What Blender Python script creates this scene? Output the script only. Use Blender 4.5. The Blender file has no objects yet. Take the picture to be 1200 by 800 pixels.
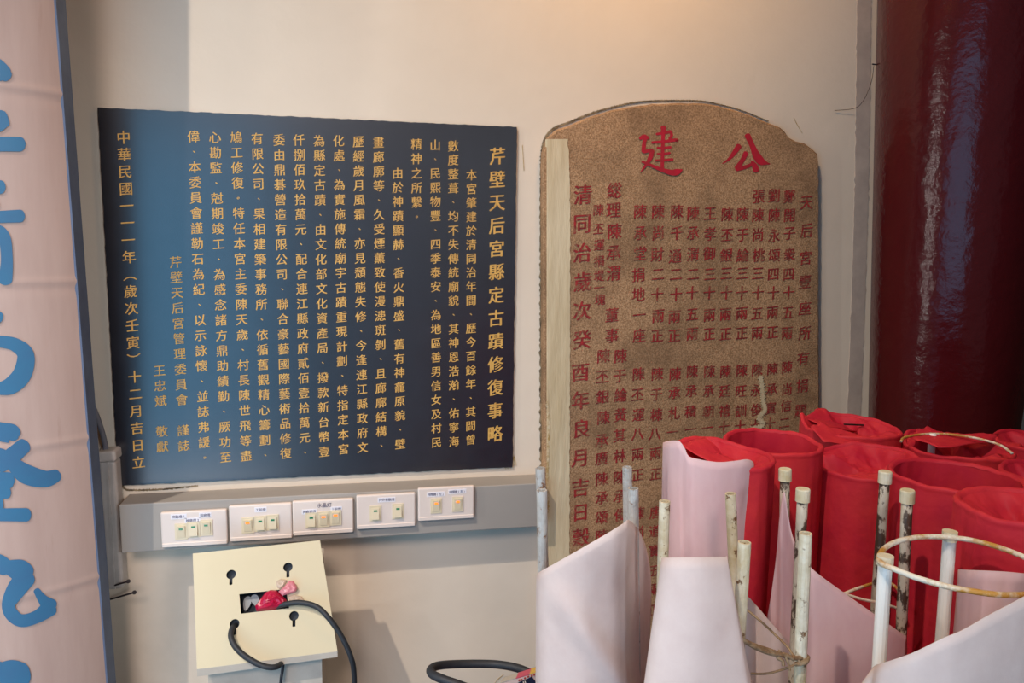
import bpy, bmesh, math, random
from mathutils import Vector, Matrix, noise
random.seed(7)
S = bpy.context.scene
COL = S.collection

# ------------------------------------------------------------------ camera
FPX = 863.0                                   # focal length in pixels of the 1200x800 frame
CAMZ = 1.5
def _n(v): return v.normalized()
ax = _n(Vector((4280, 53, -FPX)))
az = -_n(Vector((-87, -7030, -FPX)))
az = _n(az - ax * ax.dot(az))
ay = az.cross(ax)
ROT = Matrix((ax, ay, az))                    # camera axes -> world axes
cam_d = bpy.data.cameras.new('camera')
cam_d.sensor_width = 36
cam_d.lens = FPX / 1200 * 36
cam_d.clip_start = 0.02
cam = bpy.data.objects.new('camera', cam_d)
cam.matrix_world = Matrix.Translation((0, 0, CAMZ)) @ ROT.to_4x4()
COL.objects.link(cam)
S.camera = cam

# ------------------------------------------------------------------ light
S.view_settings.view_transform = 'Standard'
S.view_settings.look = 'None'
S.view_settings.exposure = 0.0
S.view_settings.gamma = 1
S.view_settings.use_curve_mapping = False
world = bpy.data.worlds.new('world'); S.world = world
world.use_nodes = True
bg = world.node_tree.nodes['Background']
bg.inputs[0].default_value = (0.80, 0.78, 0.86, 1)
bg.inputs[1].default_value = 0.19

def lamp(name, kind, loc, energy, color, target=None, **kw):
    d = bpy.data.lights.new(name, kind); d.energy = energy; d.color = color
    for k, v in kw.items(): setattr(d, k, v)
    o = bpy.data.objects.new(name, d); o.location = loc
    if target is not None:
        o.rotation_euler = (Vector(target) - Vector(loc)).to_track_quat('-Z', 'Y').to_euler()
    COL.objects.link(o)
    return o
lamp('high_lamp', 'SPOT', (-2.45, -1.56, 5.8), 920, (1.0, 0.87, 0.74), (-0.10, 1.4, 1.05),
     spot_size=math.radians(33), spot_blend=1.0, shadow_soft_size=0.05)
lamp('second_high_lamp', 'AREA', (-3.9, -1.5, 5.4), 34, (0.95, 0.92, 0.90), (0.3, 1.4, 1.4), size=0.12)
lamp('soft_fill_spot', 'SPOT', (-0.45, -1.9, 3.2), 285, (1.0, 0.82, 0.74), (-0.40, 1.43, 0.92),
     spot_size=math.radians(36), spot_blend=1.0, shadow_soft_size=0.45)  # added soft fill for the wall, not a fixture of the hall
lamp('cool_fill_spot', 'SPOT', (1.15, -1.7, 2.1), 150, (0.86, 0.93, 1.0), (-0.60, 1.43, 1.30),
     spot_size=math.radians(27), spot_blend=1.0, shadow_soft_size=0.3)  # added fill to lift the wall strip beside the bamboo board
lamp('low_side_fill', 'AREA', (-0.8, -0.6, 0.04), 8, (1.0, 0.90, 0.86), (0.0, 1.4, 1.0), size=0.6)  # added fill from floor level for the lower wall and sheets
lamp('blue_side_light', 'AREA', (-1.9, -1.5, 1.15), 54, (0.15, 0.58, 1.0), (-1.9, 1.4, 1.15),
     shape='RECTANGLE', size=2.8, size_y=2.3)  # added blue panel for unseen daylight; tints the plaque's reflection
lamp('altar_lamp', 'POINT', (0.50, 1.05, 2.25), 7.0, (1.0, 0.52, 0.15), shadow_soft_size=0.06)
lamp('tube_lamp', 'AREA', (-2.2, 0.45, 1.45), 11, (1.0, 0.98, 0.94), (1.03, 1.21, 1.45), shape='RECTANGLE', size=0.022, size_y=1.3)

# ------------------------------------------------------------------ geometry helpers
def ray(px, py):
    return ROT @ Vector((px - 600, 400 - py, -FPX))
def atY(px, py, Y):                            # point of the sight line lying in the plane y = Y
    r = ray(px, py); r *= Y / r.y
    return Vector((r.x, r.y, r.z + CAMZ))
def atZ(px, py, z):
    r = ray(px, py); r *= (z - CAMZ) / r.z
    return Vector((r.x, r.y, r.z + CAMZ))
WALL = 1.436
def lin(c):
    c = c / 255.0
    return c / 12.92 if c <= 0.04045 else ((c + 0.055) / 1.055) ** 2.4
def rgb(r, g, b): return (lin(r), lin(g), lin(b), 1)
def nz(x, y=0, z=0): return noise.noise(Vector((x, y, z)))

def meshobj(name, verts, faces, mat, parent=None, smooth=False, mats=None):
    m = bpy.data.meshes.new(name)
    off = Vector(parent['_o']) if parent is not None else Vector((0, 0, 0))
    m.from_pydata([Vector(v) - off for v in verts], [], faces)
    m.update()
    if smooth: m.shade_smooth()
    m.materials.append(mat)
    o = bpy.data.objects.new(name, m)
    if parent is not None and parent.get('_g'):        # grandchild: origin already handled
        pass
    if parent is not None: o.parent = parent
    COL.objects.link(o)
    o['_o'] = (0.0, 0.0, 0.0) if parent is None else tuple(off)
    return o
def thing(name, label, cat, loc=(0, 0, 0), group=None):
    o = bpy.data.objects.new(name, None); o.location = loc
    o.empty_display_size = 0.02
    o['_o'] = tuple(loc); o['label'] = label; o['category'] = cat
    if group: o['group'] = group
    COL.objects.link(o)
    return o
def tag(o, label, cat, group=None):
    o['label'] = label; o['category'] = cat
    if group: o['group'] = group
    return o
def bevel(o, w, seg=2, angle=0.6):
    md = o.modifiers.new('bevel', 'BEVEL'); md.width = w; md.segments = seg
    md.limit_method = 'ANGLE'; md.angle_limit = angle
    return o

def box_vf(lo, hi):
    x0, y0, z0 = lo; x1, y1, z1 = hi
    v = [(x0,y0,z0),(x1,y0,z0),(x1,y1,z0),(x0,y1,z0),(x0,y0,z1),(x1,y0,z1),(x1,y1,z1),(x0,y1,z1)]
    f = [(0,3,2,1),(4,5,6,7),(0,1,5,4),(1,2,6,5),(2,3,7,6),(3,0,4,7)]
    return v, f
def hex_vf(p):                                  # 4 front corners then 4 back corners
    return p, [(0,1,2,3),(7,6,5,4),(0,4,5,1),(1,5,6,2),(2,6,7,3),(3,7,4,0)]
def tube_vf(pts, rad, seg=12, closed=False, cap=True):
    pts = [Vector(p) for p in pts]; n = len(pts); V = []; F = []
    r = rad if callable(rad) else (lambda t: rad)
    up = None
    for i, p in enumerate(pts):
        if closed: t = pts[(i+1) % n] - pts[i-1]
        else: t = pts[min(i+1, n-1)] - pts[max(i-1, 0)]
        t.normalize()
        if up is None:
            up = Vector((0, 0, 1)) if abs(t.z) < 0.9 else Vector((0, 1, 0))
        a = (up - t * up.dot(t)).normalized(); up = a; b = t.cross(a)
        for k in range(seg):
            q = 2 * math.pi * k / seg
            V.append(p + (a * math.cos(q) + b * math.sin(q)) * r(i / max(1, n-1)))
    m = n if closed else n - 1
    for i in range(m):
        for k in range(seg):
            j = (i + 1) % n; l = (k + 1) % seg
            F.append((i*seg+k, i*seg+l, j*seg+l, j*seg+k))
    if cap and not closed:
        F.append(tuple(range(seg))[::-1]); F.append(tuple((n-1)*seg + k for k in range(seg)))
    return V, F
def spline(pts, sub=8):
    P = [Vector(p) for p in pts]; out = []
    for i in range(len(P) - 1):
        p0 = P[max(i-1, 0)]; p1 = P[i]; p2 = P[i+1]; p3 = P[min(i+2, len(P)-1)]
        for k in range(sub):
            t = k / sub
            out.append(0.5 * ((2*p1) + (p2-p0)*t + (2*p0-5*p1+4*p2-p3)*t*t + (3*p1-p0-3*p2+p3)*t**3))
    out.append(P[-1]); return out

# ------------------------------------------------------------------ materials
def mat(name, base, rough=0.6, spec=0.4, metal=0.0, noise_amt=0.0, second=None, nscale=8, bump=0.0, bscale=60,
        transl=0.0, third=None, third_scale=3, third_lo=0.55, third_hi=0.7, emit=None, detail=5, stretch=None, alpha=1.0, trans=0):
    m = bpy.data.materials.new(name); m.use_nodes = True
    N = m.node_tree.nodes; L = m.node_tree.links
    b = N['Principled BSDF']
    b.inputs['Roughness'].default_value = rough
    b.inputs['Specular IOR Level'].default_value = spec
    b.inputs['Metallic'].default_value = metal
    b.inputs['Base Color'].default_value = base
    tc = N.new('ShaderNodeTexCoord'); mp = N.new('ShaderNodeMapping')
    L.new(tc.outputs['Object'], mp.inputs[0])
    if stretch: mp.inputs['Scale'].default_value = stretch
    col = None
    if second is not None:
        n1 = N.new('ShaderNodeTexNoise'); n1.inputs['Scale'].default_value = nscale
        n1.inputs['Detail'].default_value = detail; n1.inputs['Roughness'].default_value = 0.65
        L.new(mp.outputs[0], n1.inputs[0])
        r = N.new('ShaderNodeValToRGB'); r.color_ramp.elements[0].position = 0.5 - noise_amt
        r.color_ramp.elements[1].position = 0.5 + noise_amt
        r.color_ramp.elements[0].color = base; r.color_ramp.elements[1].color = second
        L.new(n1.outputs[0], r.inputs[0]); col = r.outputs[0]
    if third is not None:
        n2 = N.new('ShaderNodeTexNoise'); n2.inputs['Scale'].default_value = third_scale
        n2.inputs['Detail'].default_value = 6; n2.inputs['Roughness'].default_value = 0.7
        L.new(mp.outputs[0], n2.inputs[0])
        mr = N.new('ShaderNodeMapRange'); mr.inputs[1].default_value = third_lo; mr.inputs[2].default_value = third_hi
        L.new(n2.outputs[0], mr.inputs[0])
        mx = N.new('ShaderNodeMix'); mx.data_type = 'RGBA'
        L.new(mr.outputs[0], mx.inputs[0])
        if col is not None: L.new(col, mx.inputs[6])
        else: mx.inputs[6].default_value = base
        mx.inputs[7].default_value = third; col = mx.outputs[2]
    if col is not None: L.new(col, b.inputs['Base Color'])
    if bump > 0:
        n3 = N.new('ShaderNodeTexNoise'); n3.inputs['Scale'].default_value = bscale; n3.inputs['Detail'].default_value = 6
        L.new(mp.outputs[0], n3.inputs[0])
        bp = N.new('ShaderNodeBump'); bp.inputs['Strength'].default_value = bump; bp.inputs['Distance'].default_value = 0.01
        L.new(n3.outputs[0], bp.inputs['Height']); L.new(bp.outputs[0], b.inputs['Normal'])
    if emit:
        b.inputs['Emission Color'].default_value = emit[0]; b.inputs['Emission Strength'].default_value = emit[1]
    if trans: b.inputs['Transmission Weight'].default_value = trans
    if transl > 0:
        tr = N.new('ShaderNodeBsdfTranslucent')
        if col is not None: L.new(col, tr.inputs[0])
        else: tr.inputs[0].default_value = base
        ms = N.new('ShaderNodeMixShader'); ms.inputs[0].default_value = transl
        out = N['Material Output']
        L.new(b.outputs[0], ms.inputs[1]); L.new(tr.outputs[0], ms.inputs[2]); L.new(ms.outputs[0], out.inputs[0])
    return m
M = {}
M['wall'] = mat('cream_plaster', rgb(222,208,190), 0.8, 0.2, second=rgb(212,197,178), noise_amt=0.25, nscale=2.2, bump=0.10, bscale=35,
                third=rgb(196,184,166), third_scale=1.3, third_lo=0.60, third_hi=0.85)
M['dark_wall'] = mat('dark_brown_plaster', rgb(96,74,62), 0.9, 0.1, second=rgb(80,62,54), noise_amt=0.3, nscale=3)  # plain dark brown of the right wall and overhead slab
M['floor'] = mat('stone_floor', rgb(120,100,88), 0.7, 0.3, second=rgb(96,82,74), noise_amt=0.3, nscale=12)
M['mortar'] = mat('dark_mortar', rgb(84,72,58), 0.95, 0.1, second=rgb(150,132,104), noise_amt=0.12, nscale=80)
M['stain'] = mat('rust_stain', rgb(168,138,86), 0.8, 0.2, second=rgb(205,188,156), noise_amt=0.12, nscale=70)
M['greystainshade'] = mat('stained_and_shaded_plaster', rgb(186,170,158), 0.85, 0.1, second=rgb(166,152,142), noise_amt=0.2, nscale=18)
M['plaque'] = mat('polished_slate', rgb(28,30,38), 0.27, 1.0, second=rgb(34,37,46), noise_amt=0.2, nscale=30)
M['gold'] = mat('gold_paint', rgb(214,168,88), 0.55, 0.4, second=rgb(190,142,70), noise_amt=0.2, nscale=90)
M['stone'] = mat('granite', rgb(190,152,116), 0.9, 0.1, second=rgb(140,108,78), noise_amt=0.12, nscale=330, bump=0.18, bscale=330,
                 third=rgb(96,74,56), third_scale=4.2, third_lo=0.44, third_hi=0.78)
M['stonetext'] = mat('red_inscription_paint', rgb(160,44,46), 0.7, 0.3, second=rgb(116,38,38), noise_amt=0.10, nscale=120,
                     third=rgb(138,96,72), third_scale=70, third_lo=0.50, third_hi=0.66)
M['bigtext'] = mat('bright_red_paint', rgb(190,28,54), 0.6, 0.3, second=rgb(150,40,46), noise_amt=0.2, nscale=45)
M['cream_strip'] = mat('brushed_cream_paint', rgb(212,196,164), 0.7, 0.3, second=rgb(190,170,134), noise_amt=0.2, nscale=30, stretch=(1,1,0.15), bump=0.3, bscale=60)
M['trunk'] = mat('grey_trunking_paint', rgb(160,154,146), 0.6, 0.3, second=rgb(148,142,136), noise_amt=0.3, nscale=4)
M['plate'] = mat('white_plate_plastic', rgb(218,204,194), 0.4, 0.5)
M['rocker'] = mat('ivory_rocker_plastic', rgb(214,200,170), 0.4, 0.5)
M['sticker'] = mat('label_tape', rgb(226,222,226), 0.5, 0.3)
M['ink'] = mat('label_ink', rgb(52,56,96), 0.6, 0.2)
M['green'] = mat('green_indicator', rgb(40,130,90), 0.3, 0.5)
M['orange'] = mat('lit_orange_indicator', rgb(255,120,40), 0.3, 0.5, emit=(rgb(255,110,20), 1.6))
M['cream_metal'] = mat('cream_sheet_metal', rgb(196,188,160), 0.5, 0.3, second=rgb(190,181,152), noise_amt=0.3, nscale=6,
                       third=rgb(190,164,110), third_scale=9, third_lo=0.70, third_hi=0.85)
M['grey_metal'] = mat('grey_cream_panel', rgb(196,190,178), 0.6, 0.3, second=rgb(176,168,156), noise_amt=0.2, nscale=12,
                      third=rgb(150,100,50), third_scale=22, third_lo=0.66, third_hi=0.8)
M['hole'] = mat('dark_recess', rgb(58,66,76), 0.7, 0.2)
M['black'] = mat('black_rubber', rgb(40,44,50), 0.55, 0.4, bump=0.1, bscale=120)
M['pvc'] = mat('white_conduit_plastic', rgb(204,196,190), 0.5, 0.4, second=rgb(180,172,166), noise_amt=0.2, nscale=15)
M['lug'] = mat('grey_lug', rgb(138,142,144), 0.5, 0.4)
M['grey_hose'] = mat('grey_flexible_hose', rgb(110,110,118), 0.5, 0.4)
M['nail'] = mat('dark_iron', rgb(70,64,66), 0.5, 0.5, metal=0.5)
M['red_film'] = mat('red_plastic_film', rgb(200,28,72), 0.25, 0.6, transl=0.3)
M['pink_film'] = mat('pink_plastic_film', rgb(232,150,165), 0.25, 0.6, transl=0.4)
M['clear_film'] = mat('clear_plastic_film', rgb(222,206,190), 0.2, 0.6, transl=0.5)
M['redpaper'] = mat('red_tissue_paper', rgb(188,24,58), 0.62, 0.28, second=rgb(222,58,62), noise_amt=0.22, nscale=12, transl=0.22, bump=0.12, bscale=90)
M['palepaper'] = mat('pale_paper_reverse', rgb(232,216,210), 0.75, 0.2, second=rgb(220,200,194), noise_amt=0.3, nscale=45, bump=.08, bscale=70, transl=0.22)
M['pinkpaper'] = mat('pink_tinted_paper_reverse', rgb(234,206,206), 0.75, 0.2, second=rgb(222,182,186), noise_amt=0.3, nscale=40, bump=.08, bscale=70, transl=0.22, stretch=(1,1,0.4))
M['whitepole'] = mat('chipped_white_enamel', rgb(216,208,186), 0.4, 0.5, second=rgb(184,166,128), noise_amt=0.15, nscale=34,
                     third=rgb(110,78,46), third_scale=85, third_lo=0.57, third_hi=0.62, bump=0.2, bscale=120)
M['worn_pole'] = mat('worn_silver_enamel', rgb(196,188,172), 0.45, 0.5, second=rgb(168,154,132), noise_amt=0.2, nscale=40,
                     third=rgb(72,56,44), third_scale=60, third_lo=0.50, third_hi=0.54, stretch=(1,1,0.5), bump=0.25, bscale=110)
M['silver_pole'] = mat('silver_grey_enamel', rgb(190,188,184), 0.4, 0.5, metal=.15, second=rgb(160,154,146), noise_amt=0.2, nscale=40, third=rgb(120,84,58), third_scale=90, third_lo=0.58, third_hi=0.64, bump=0.2, bscale=120)
M['clean_pole'] = mat('clean_white_enamel', rgb(232,230,222), 0.35, 0.5, third=rgb(200,160,90), third_scale=40, third_lo=0.68, third_hi=0.74)
M['cap'] = mat('yellowed_plastic_cap', rgb(216,208,184), 0.5, 0.4, second=rgb(190,174,130), noise_amt=0.2, nscale=60)
M['rustring'] = mat('rusting_white_wire', rgb(222,214,196), 0.5, 0.4, third=rgb(184,134,58), third_scale=22, third_lo=0.44, third_hi=0.54, bump=0.2, bscale=150)
M['rustwire'] = mat('rusty_tie_wire', rgb(120,86,54), 0.8, 0.3, second=rgb(160,140,112), noise_amt=0.2, nscale=90, bump=0.3, bscale=200)
M['rod'] = mat('black_clip_rod', rgb(34,28,26), 0.4, 0.5, third=rgb(190,150,60), third_scale=120, third_lo=0.62, third_hi=0.66)
M['table'] = mat('dark_red_table', rgb(90,30,26), 0.5, 0.4, second=rgb(70,24,22), noise_amt=0.2, nscale=9)
M['bamboo'] = mat('pink_brown_bamboo_panel', rgb(190,164,152), 0.55, 0.35, second=rgb(172,144,132), noise_amt=0.3, nscale=7, stretch=(3,3,0.4),
                  third=rgb(150,116,100), third_scale=5, third_lo=0.62, third_hi=0.85)
M['bluerim'] = mat('slate_blue_rim_paint', rgb(100,114,138), 0.6, 0.3, second=rgb(86,98,122), noise_amt=0.2, nscale=20)
M['bluechar'] = mat('teal_blue_character_paint', rgb(52,112,146), 0.5, 0.4, second=rgb(58,100,136), noise_amt=0.25, nscale=14)
M['navy'] = mat('navy_print', rgb(30,36,58), 0.5, 0.3)
M['packet'] = mat('pale_pink_card', rgb(214,188,176), 0.6, 0.3)
M['pinkband'] = mat('pink_print', rgb(206,80,104), 0.5, 0.3)
M['yellowband'] = mat('yellow_print', rgb(214,176,66), 0.5, 0.3)
M['redprint'] = mat('red_print', rgb(176,70,56), 0.5, 0.3)
M['whiteprint'] = mat('cream_print', rgb(236,228,206), 0.5, 0.3)
M['thread'] = mat('dark_thread', rgb(50,36,32), 0.9, 0.1)
def column_mat():
    m = mat('oxblood_lacquer', rgb(76,20,24), 0.17, 0.26, second=rgb(70,14,18), noise_amt=0.3, nscale=5, stretch=(1,1,0.3),
            third=rgb(54,14,16), third_scale=3, third_lo=0.5, third_hi=0.75)
    N = m.node_tree.nodes; L = m.node_tree.links; b = N['Principled BSDF']
    tc = N.new('ShaderNodeTexCoord')
    a = N.new('ShaderNodeTexNoise'); a.inputs['Scale'].default_value = 7; a.inputs['Detail'].default_value = 3
    c = N.new('ShaderNodeTexNoise'); c.inputs['Scale'].default_value = 90; c.inputs['Detail'].default_value = 4
    L.new(tc.outputs['Object'], a.inputs[0]); L.new(tc.outputs['Object'], c.inputs[0])
    b1 = N.new('ShaderNodeBump'); b1.inputs['Strength'].default_value = 0.35; b1.inputs['Distance'].default_value = 0.02
    b2 = N.new('ShaderNodeBump'); b2.inputs['Strength'].default_value = 0.22; b2.inputs['Distance'].default_value = 0.004
    L.new(a.outputs[0], b1.inputs['Height']); L.new(c.outputs[0], b2.inputs['Height'])
    L.new(b1.outputs[0], b2.inputs['Normal']); L.new(b2.outputs[0], b.inputs['Normal'])
    return m
M['column'] = column_mat()

# ------------------------------------------------------------------ the room
v, f = box_vf((-3.2, WALL, 0), (2.6, WALL + 0.2, 6.4))
wall = meshobj('wall_back', v, f, M['wall']); wall['kind'] = 'structure'
v, f = box_vf((1.62, -2.5, 0), (1.8, WALL + 0.2, 6.4))
o = meshobj('wall_right', v, f, M['dark_wall']); o['kind'] = 'structure'  # unseen wall, pulled in close to cut ambient light at the right
v, f = box_vf((-3.2, -4, -0.1), (2.8, WALL + 0.2, 0))
o = meshobj('floor', v, f, M['floor']); o['kind'] = 'structure'
v, f = box_vf((0.25, -2.2, 3.0), (1.62, WALL, 3.1))
o = meshobj('overhead_light_block', v, f, M['dark_wall']); o['kind'] = 'structure'  # unseen partial slab, added to block ambient light on the right
wall['_o'] = (0.0, 0.0, 0.0)

def strip_on(Y, pts, width, name, material, parent, jag=0.4, seed=0, th=0.0012, taper=0.0):
    """ragged flat ribbon lying on the plane y = Y, pts in world x,z"""
    P = spline([Vector((x, 0, z)) for x, z in pts], 26); V = []; F = []
    for i, p in enumerate(P):
        t = (P[min(i+1, len(P)-1)] - P[max(i-1, 0)]).normalized(); nn = Vector((t.z, 0, -t.x))
        ws = width * (1 - taper * i / (len(P)-1)); w = ws * (0.5 + jag * nz(i*0.9, seed, 1)) ; w2 = ws * (0.5 + jag * nz(i*0.8, seed, 7))
        a = p + nn * w; b = p - nn * w2
        V += [(a.x, Y, a.z), (b.x, Y, b.z), (a.x, Y - th, a.z), (b.x, Y - th, b.z)]
    for i in range(len(P) - 1):
        k = 4 * i
        F += [(k+2, k+3, k+7, k+6), (k, k+2, k+6, k+4), (k+1, k+5, k+7, k+3)]
    return meshobj(name, V, F, material, parent)
def wxz(px, py, Y=WALL):
    p = atY(px, py, Y); return (p.x, p.z)

# thin cracks in the plaster, and the yellowed glue stain under the plaque
for pts in ([(930,138),(934,146),(940,156)], [(612,170),(613,186),(614,200)], [(590,790),(582,797),(576,806)]):
    strip_on(WALL, [wxz(*p) for p in pts], 0.0010, 'crack', M['stain'], wall, seed=pts[0][0])
strip_on(WALL, [wxz(590,543), wxz(597,541), wxz(604,539)], 0.018, 'stain', M['stain'], wall, jag=0.8, seed=3)
strip_on(WALL, [wxz(141,560), wxz(146,572), wxz(156,574), wxz(190,573), wxz(232,569)], 0.003, 'crack', M['mortar'], wall, jag=0.9, seed=9)

strip_on(WALL, [wxz(1013,-30), wxz(1012,60), wxz(1010,200), wxz(1006,340), wxz(1000,500)], 0.034, 'grey_stain_shade', M['greystainshade'], wall, jag=.1, seed=31)  # grey dirt band, with ambient shade beside the column painted in

# ------------------------------------------------------------------ writing
def text_raw(chars):
    c = bpy.data.curves.new('writing', 'FONT'); c.body = '\n'.join(chars); c.align_x = 'CENTER'
    c.space_line = 2; c.resolution_u = 2
    o = bpy.data.objects.new('writing', c); COL.objects.link(o)
    dg = bpy.context.evaluated_depsgraph_get()
    m = bpy.data.meshes.new_from_object(o.evaluated_get(dg))
    V = [v.co.copy() for v in m.vertices]; F = [tuple(p.vertices) for p in m.polygons]
    bpy.data.objects.remove(o); bpy.data.curves.remove(c); bpy.data.meshes.remove(m)
    return V, F
PUNCT = '、。'
def write(name, chars, centers, size, Y, material, parent, eps=0.0006, shear=0.07, aspect=1.0, bold=0.0):
    """chars one below the other; centers = world (x, z) of each; drawn on the plane y = Y facing the camera side"""
    V, F = text_raw(chars)
    idx = [min(len(chars)-1, max(0, int(round(-(v.y - 0.37) / 2.0)))) for v in V]
    cen = {}
    for i, ch in enumerate(chars):
        if ch in PUNCT:
            q = [V[k] for k in range(len(V)) if idx[k] == i]
            if q: cen[i] = ((min(a.x for a in q)+max(a.x for a in q))/2, (min(a.y for a in q)+max(a.y for a in q))/2)
    W = []
    for k, v in enumerate(V):
        i = idx[k]
        cx, cy = cen.get(i, (0, 0.375 - 2*i))
        lx = (v.x - cx) * aspect; ly = v.y - cy
        s = size[i] if isinstance(size, list) else size
        X, Z = centers[i]
        W.append((X + lx*s, Y - eps, Z + (ly + shear*lx)*s))
    if bold > 0:                                # heavier strokes: the outline laid down three times, slightly shifted
        n = len(W); base = list(W); F0 = list(F); s0 = max(size) if isinstance(size, list) else size
        for q, (dx_, dz_) in enumerate(((bold, bold*.35), (-bold, -bold*.35))):
            W += [(a + dx_*s0, b - .00004*(q+1), c + dz_*s0) for a, b, c in base]
            F += [tuple(k + n*(q+1) for k in f) for f in F0]
    return meshobj(name, W, F, material, parent)
def line_centers(a, b, n, Y):
    return [wxz(a[0] + (b[0]-a[0])*i/max(1, n-1), a[1] + (b[1]-a[1])*i/max(1, n-1), Y) for i in range(n)]
def brush(pts, Y, width_px, eps, name=None, sub=8):
    """brush stroke: pts of (px, py, width px) -> quad strip on the plane y=Y"""
    P = spline([Vector((p[0], p[1], p[2])) for p in pts], sub); V = []; F = []
    n = len(P)
    out = []
    for i, p in enumerate(P):
        a = P[min(i+1, n-1)]; b = P[max(i-1, 0)]
        t = Vector((a.x-b.x, a.y-b.y, 0)); t = t.normalized() if t.length > 1e-6 else Vector((1, 0, 0))
        out.append((Vector((p.x, p.y)), Vector((-t.y, t.x)), max(p.z, 0.5)/2, Vector((t.x, t.y))))
    # rounded ends
    ext = []
    p, nn, w, t = out[0]
    for q in (1.0, 0.8, 0.5): ext.append((p - t*w*q*0.7, nn, w*math.sqrt(max(0.02, 1-q*q)), t))
    p, nn, w, t = out[-1]
    end = [(p + t*w*q*0.7, nn, w*math.sqrt(max(0.02, 1-q*q)), t) for q in (0.5, 0.8, 1.0)]
    return ext + out + end
def brush_strokes(strokes, mapper, name, material, parent, cross=1):
    V = []; F = []
    for s_i, s in enumerate(strokes):
        R = brush(s, 0, 0, 0); base = len(V)
        for (p, nn, w, t) in R:
            for c in range(cross + 1):
                q = p + nn * w * (2*c/cross - 1)
                V.append(mapper(q.x, q.y, s_i))
        m = cross + 1
        for i in range(len(R) - 1):
            for c in range(cross):
                F.append((base+i*m+c, base+i*m+c+1, base+(i+1)*m+c+1, base+(i+1)*m+c))
    return meshobj(name, V, F, material, parent)

# ------------------------------------------------------------------ dark plaque with gold writing
def plaque():
    t = thing('inscription_plaque', 'dark slate wall plaque with gold vertical Chinese text above the row of switches', 'plaque', (-0.0755, WALL, 1.06))
    x0, x1, z0, z1 = -0.446, 0.295, CAMZ - 0.4375, CAMZ + 0.2375
    out = []
    def side(a, b, n):
        for i in range(n):
            s = i / n; x = a[0] + (b[0]-a[0])*s; z = a[1] + (b[1]-a[1])*s
            j = 0.0012
            out.append((x + j*nz(x*90, z*90, 2), z + j*nz(x*90, z*90, 5)))
    side((x0 + 0.004, z0), (x1, z0), 110); side((x1, z0), (x1, z1), 100)
    side((x1, z1), (x0, z1), 110); side((x0, z1), (x0, z0 + 0.006), 100)
    Y = WALL - 0.006; n = len(out)
    V = [(x, Y, z) for x, z in out] + [(x, WALL - .0003, z) for x, z in out]
    F = [tuple(range(n))] + [(i, i+n, (i+1) % n + n, (i+1) % n) for i in range(n)]
    meshobj('slab', V, F, M['plaque'], t)
    cols = [
     ('芹壁天后宮縣定古蹟修復事略', (583,183), (580,508), .0285),
     ('本宮肇建於清同治年間、歷今百餘年、其間曾', (552.5,205), (551.5,515), .0205),
     ('數度整葺、均不失傳統廟貌、其神恩浩瀚、佑寧海', (531,171), (532,517), .0205),
     ('山、民熙物豐、四季泰安、為地區善男信女及村民', (510,170), (511.5,518), .0205),
     ('精神之所繫。', (488,169), (488.5,254), .0205),
     ('由於神蹟顯赫、香火鼎盛、舊有神龕原貌、壁', (466,203), (469,520), .0205),
     ('畫廊廓等、久受煙薰致使漫漶斑剝、且廊廓結構、', (443.5,167), (447,522), .0205),
     ('歷經歲月風霜、亦見頹態失修、今逢連江縣政府文', (420,166), (425,524), .0205),
     ('化處、為實施傳統廟宇古蹟重現計劃、特指定本宮', (397,165), (402.5,526), .0205),
     ('為縣定古蹟、由文化部文化資產局、撥款新台幣壹', (374,165), (380,529), .0205),
     ('仟捌佰玖拾萬元、配合連江縣政府貳佰壹拾萬元、', (350.5,164), (357.5,530), .0205),
     ('委由鼎碁營造有限公司、聯合豪藝國際藝術品修復', (327,164), (335,531), .0205),
     ('有限公司、果相建築事務所、依循舊觀精心籌劃、', (301.5,162.5), (311,533), .0205),
     ('鳩工修復。特任本宮主委陳天歲、村長陳世飛等盡', (277,161), (288.5,534), .0205),
     ('心勘監、尅期竣工、為感念諸方鼎助績勤、厥功至', (252,161), (264.5,535.5), .0205),
     ('偉、本委員會謹勒石為紀、以示詠懷、並誌弗諼。', (227,160), (240,536), .0205),
     ('芹壁天后宮管理委員會　謹誌', (206,307), (215.5,522), .0205),
     ('王忠斌　敬獻', (187,434), (190.5,523), .0205),
     ('中華民國一一一年︵歲次壬寅︶十二月吉日立', (145,161), (162.5,541.5), .0225)]
    for k, (s, a, b, sz) in enumerate(cols):
        sz *= 1.22 if k == 0 else 1.08
        sizes = [sz*0.62 if ch in PUNCT else sz for ch in s]
        o = write('title_lettering' if k == 0 else 'text_column', s, line_centers(a, b, len(s), Y), sizes, Y, M['gold'], t,
                  shear=0.09, aspect=0.92 if k == 0 else 0.96, bold=.024 if k == 0 else .013)
        if k == 0: o['label'] = 'larger gold title lettering'
plaque()

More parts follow.
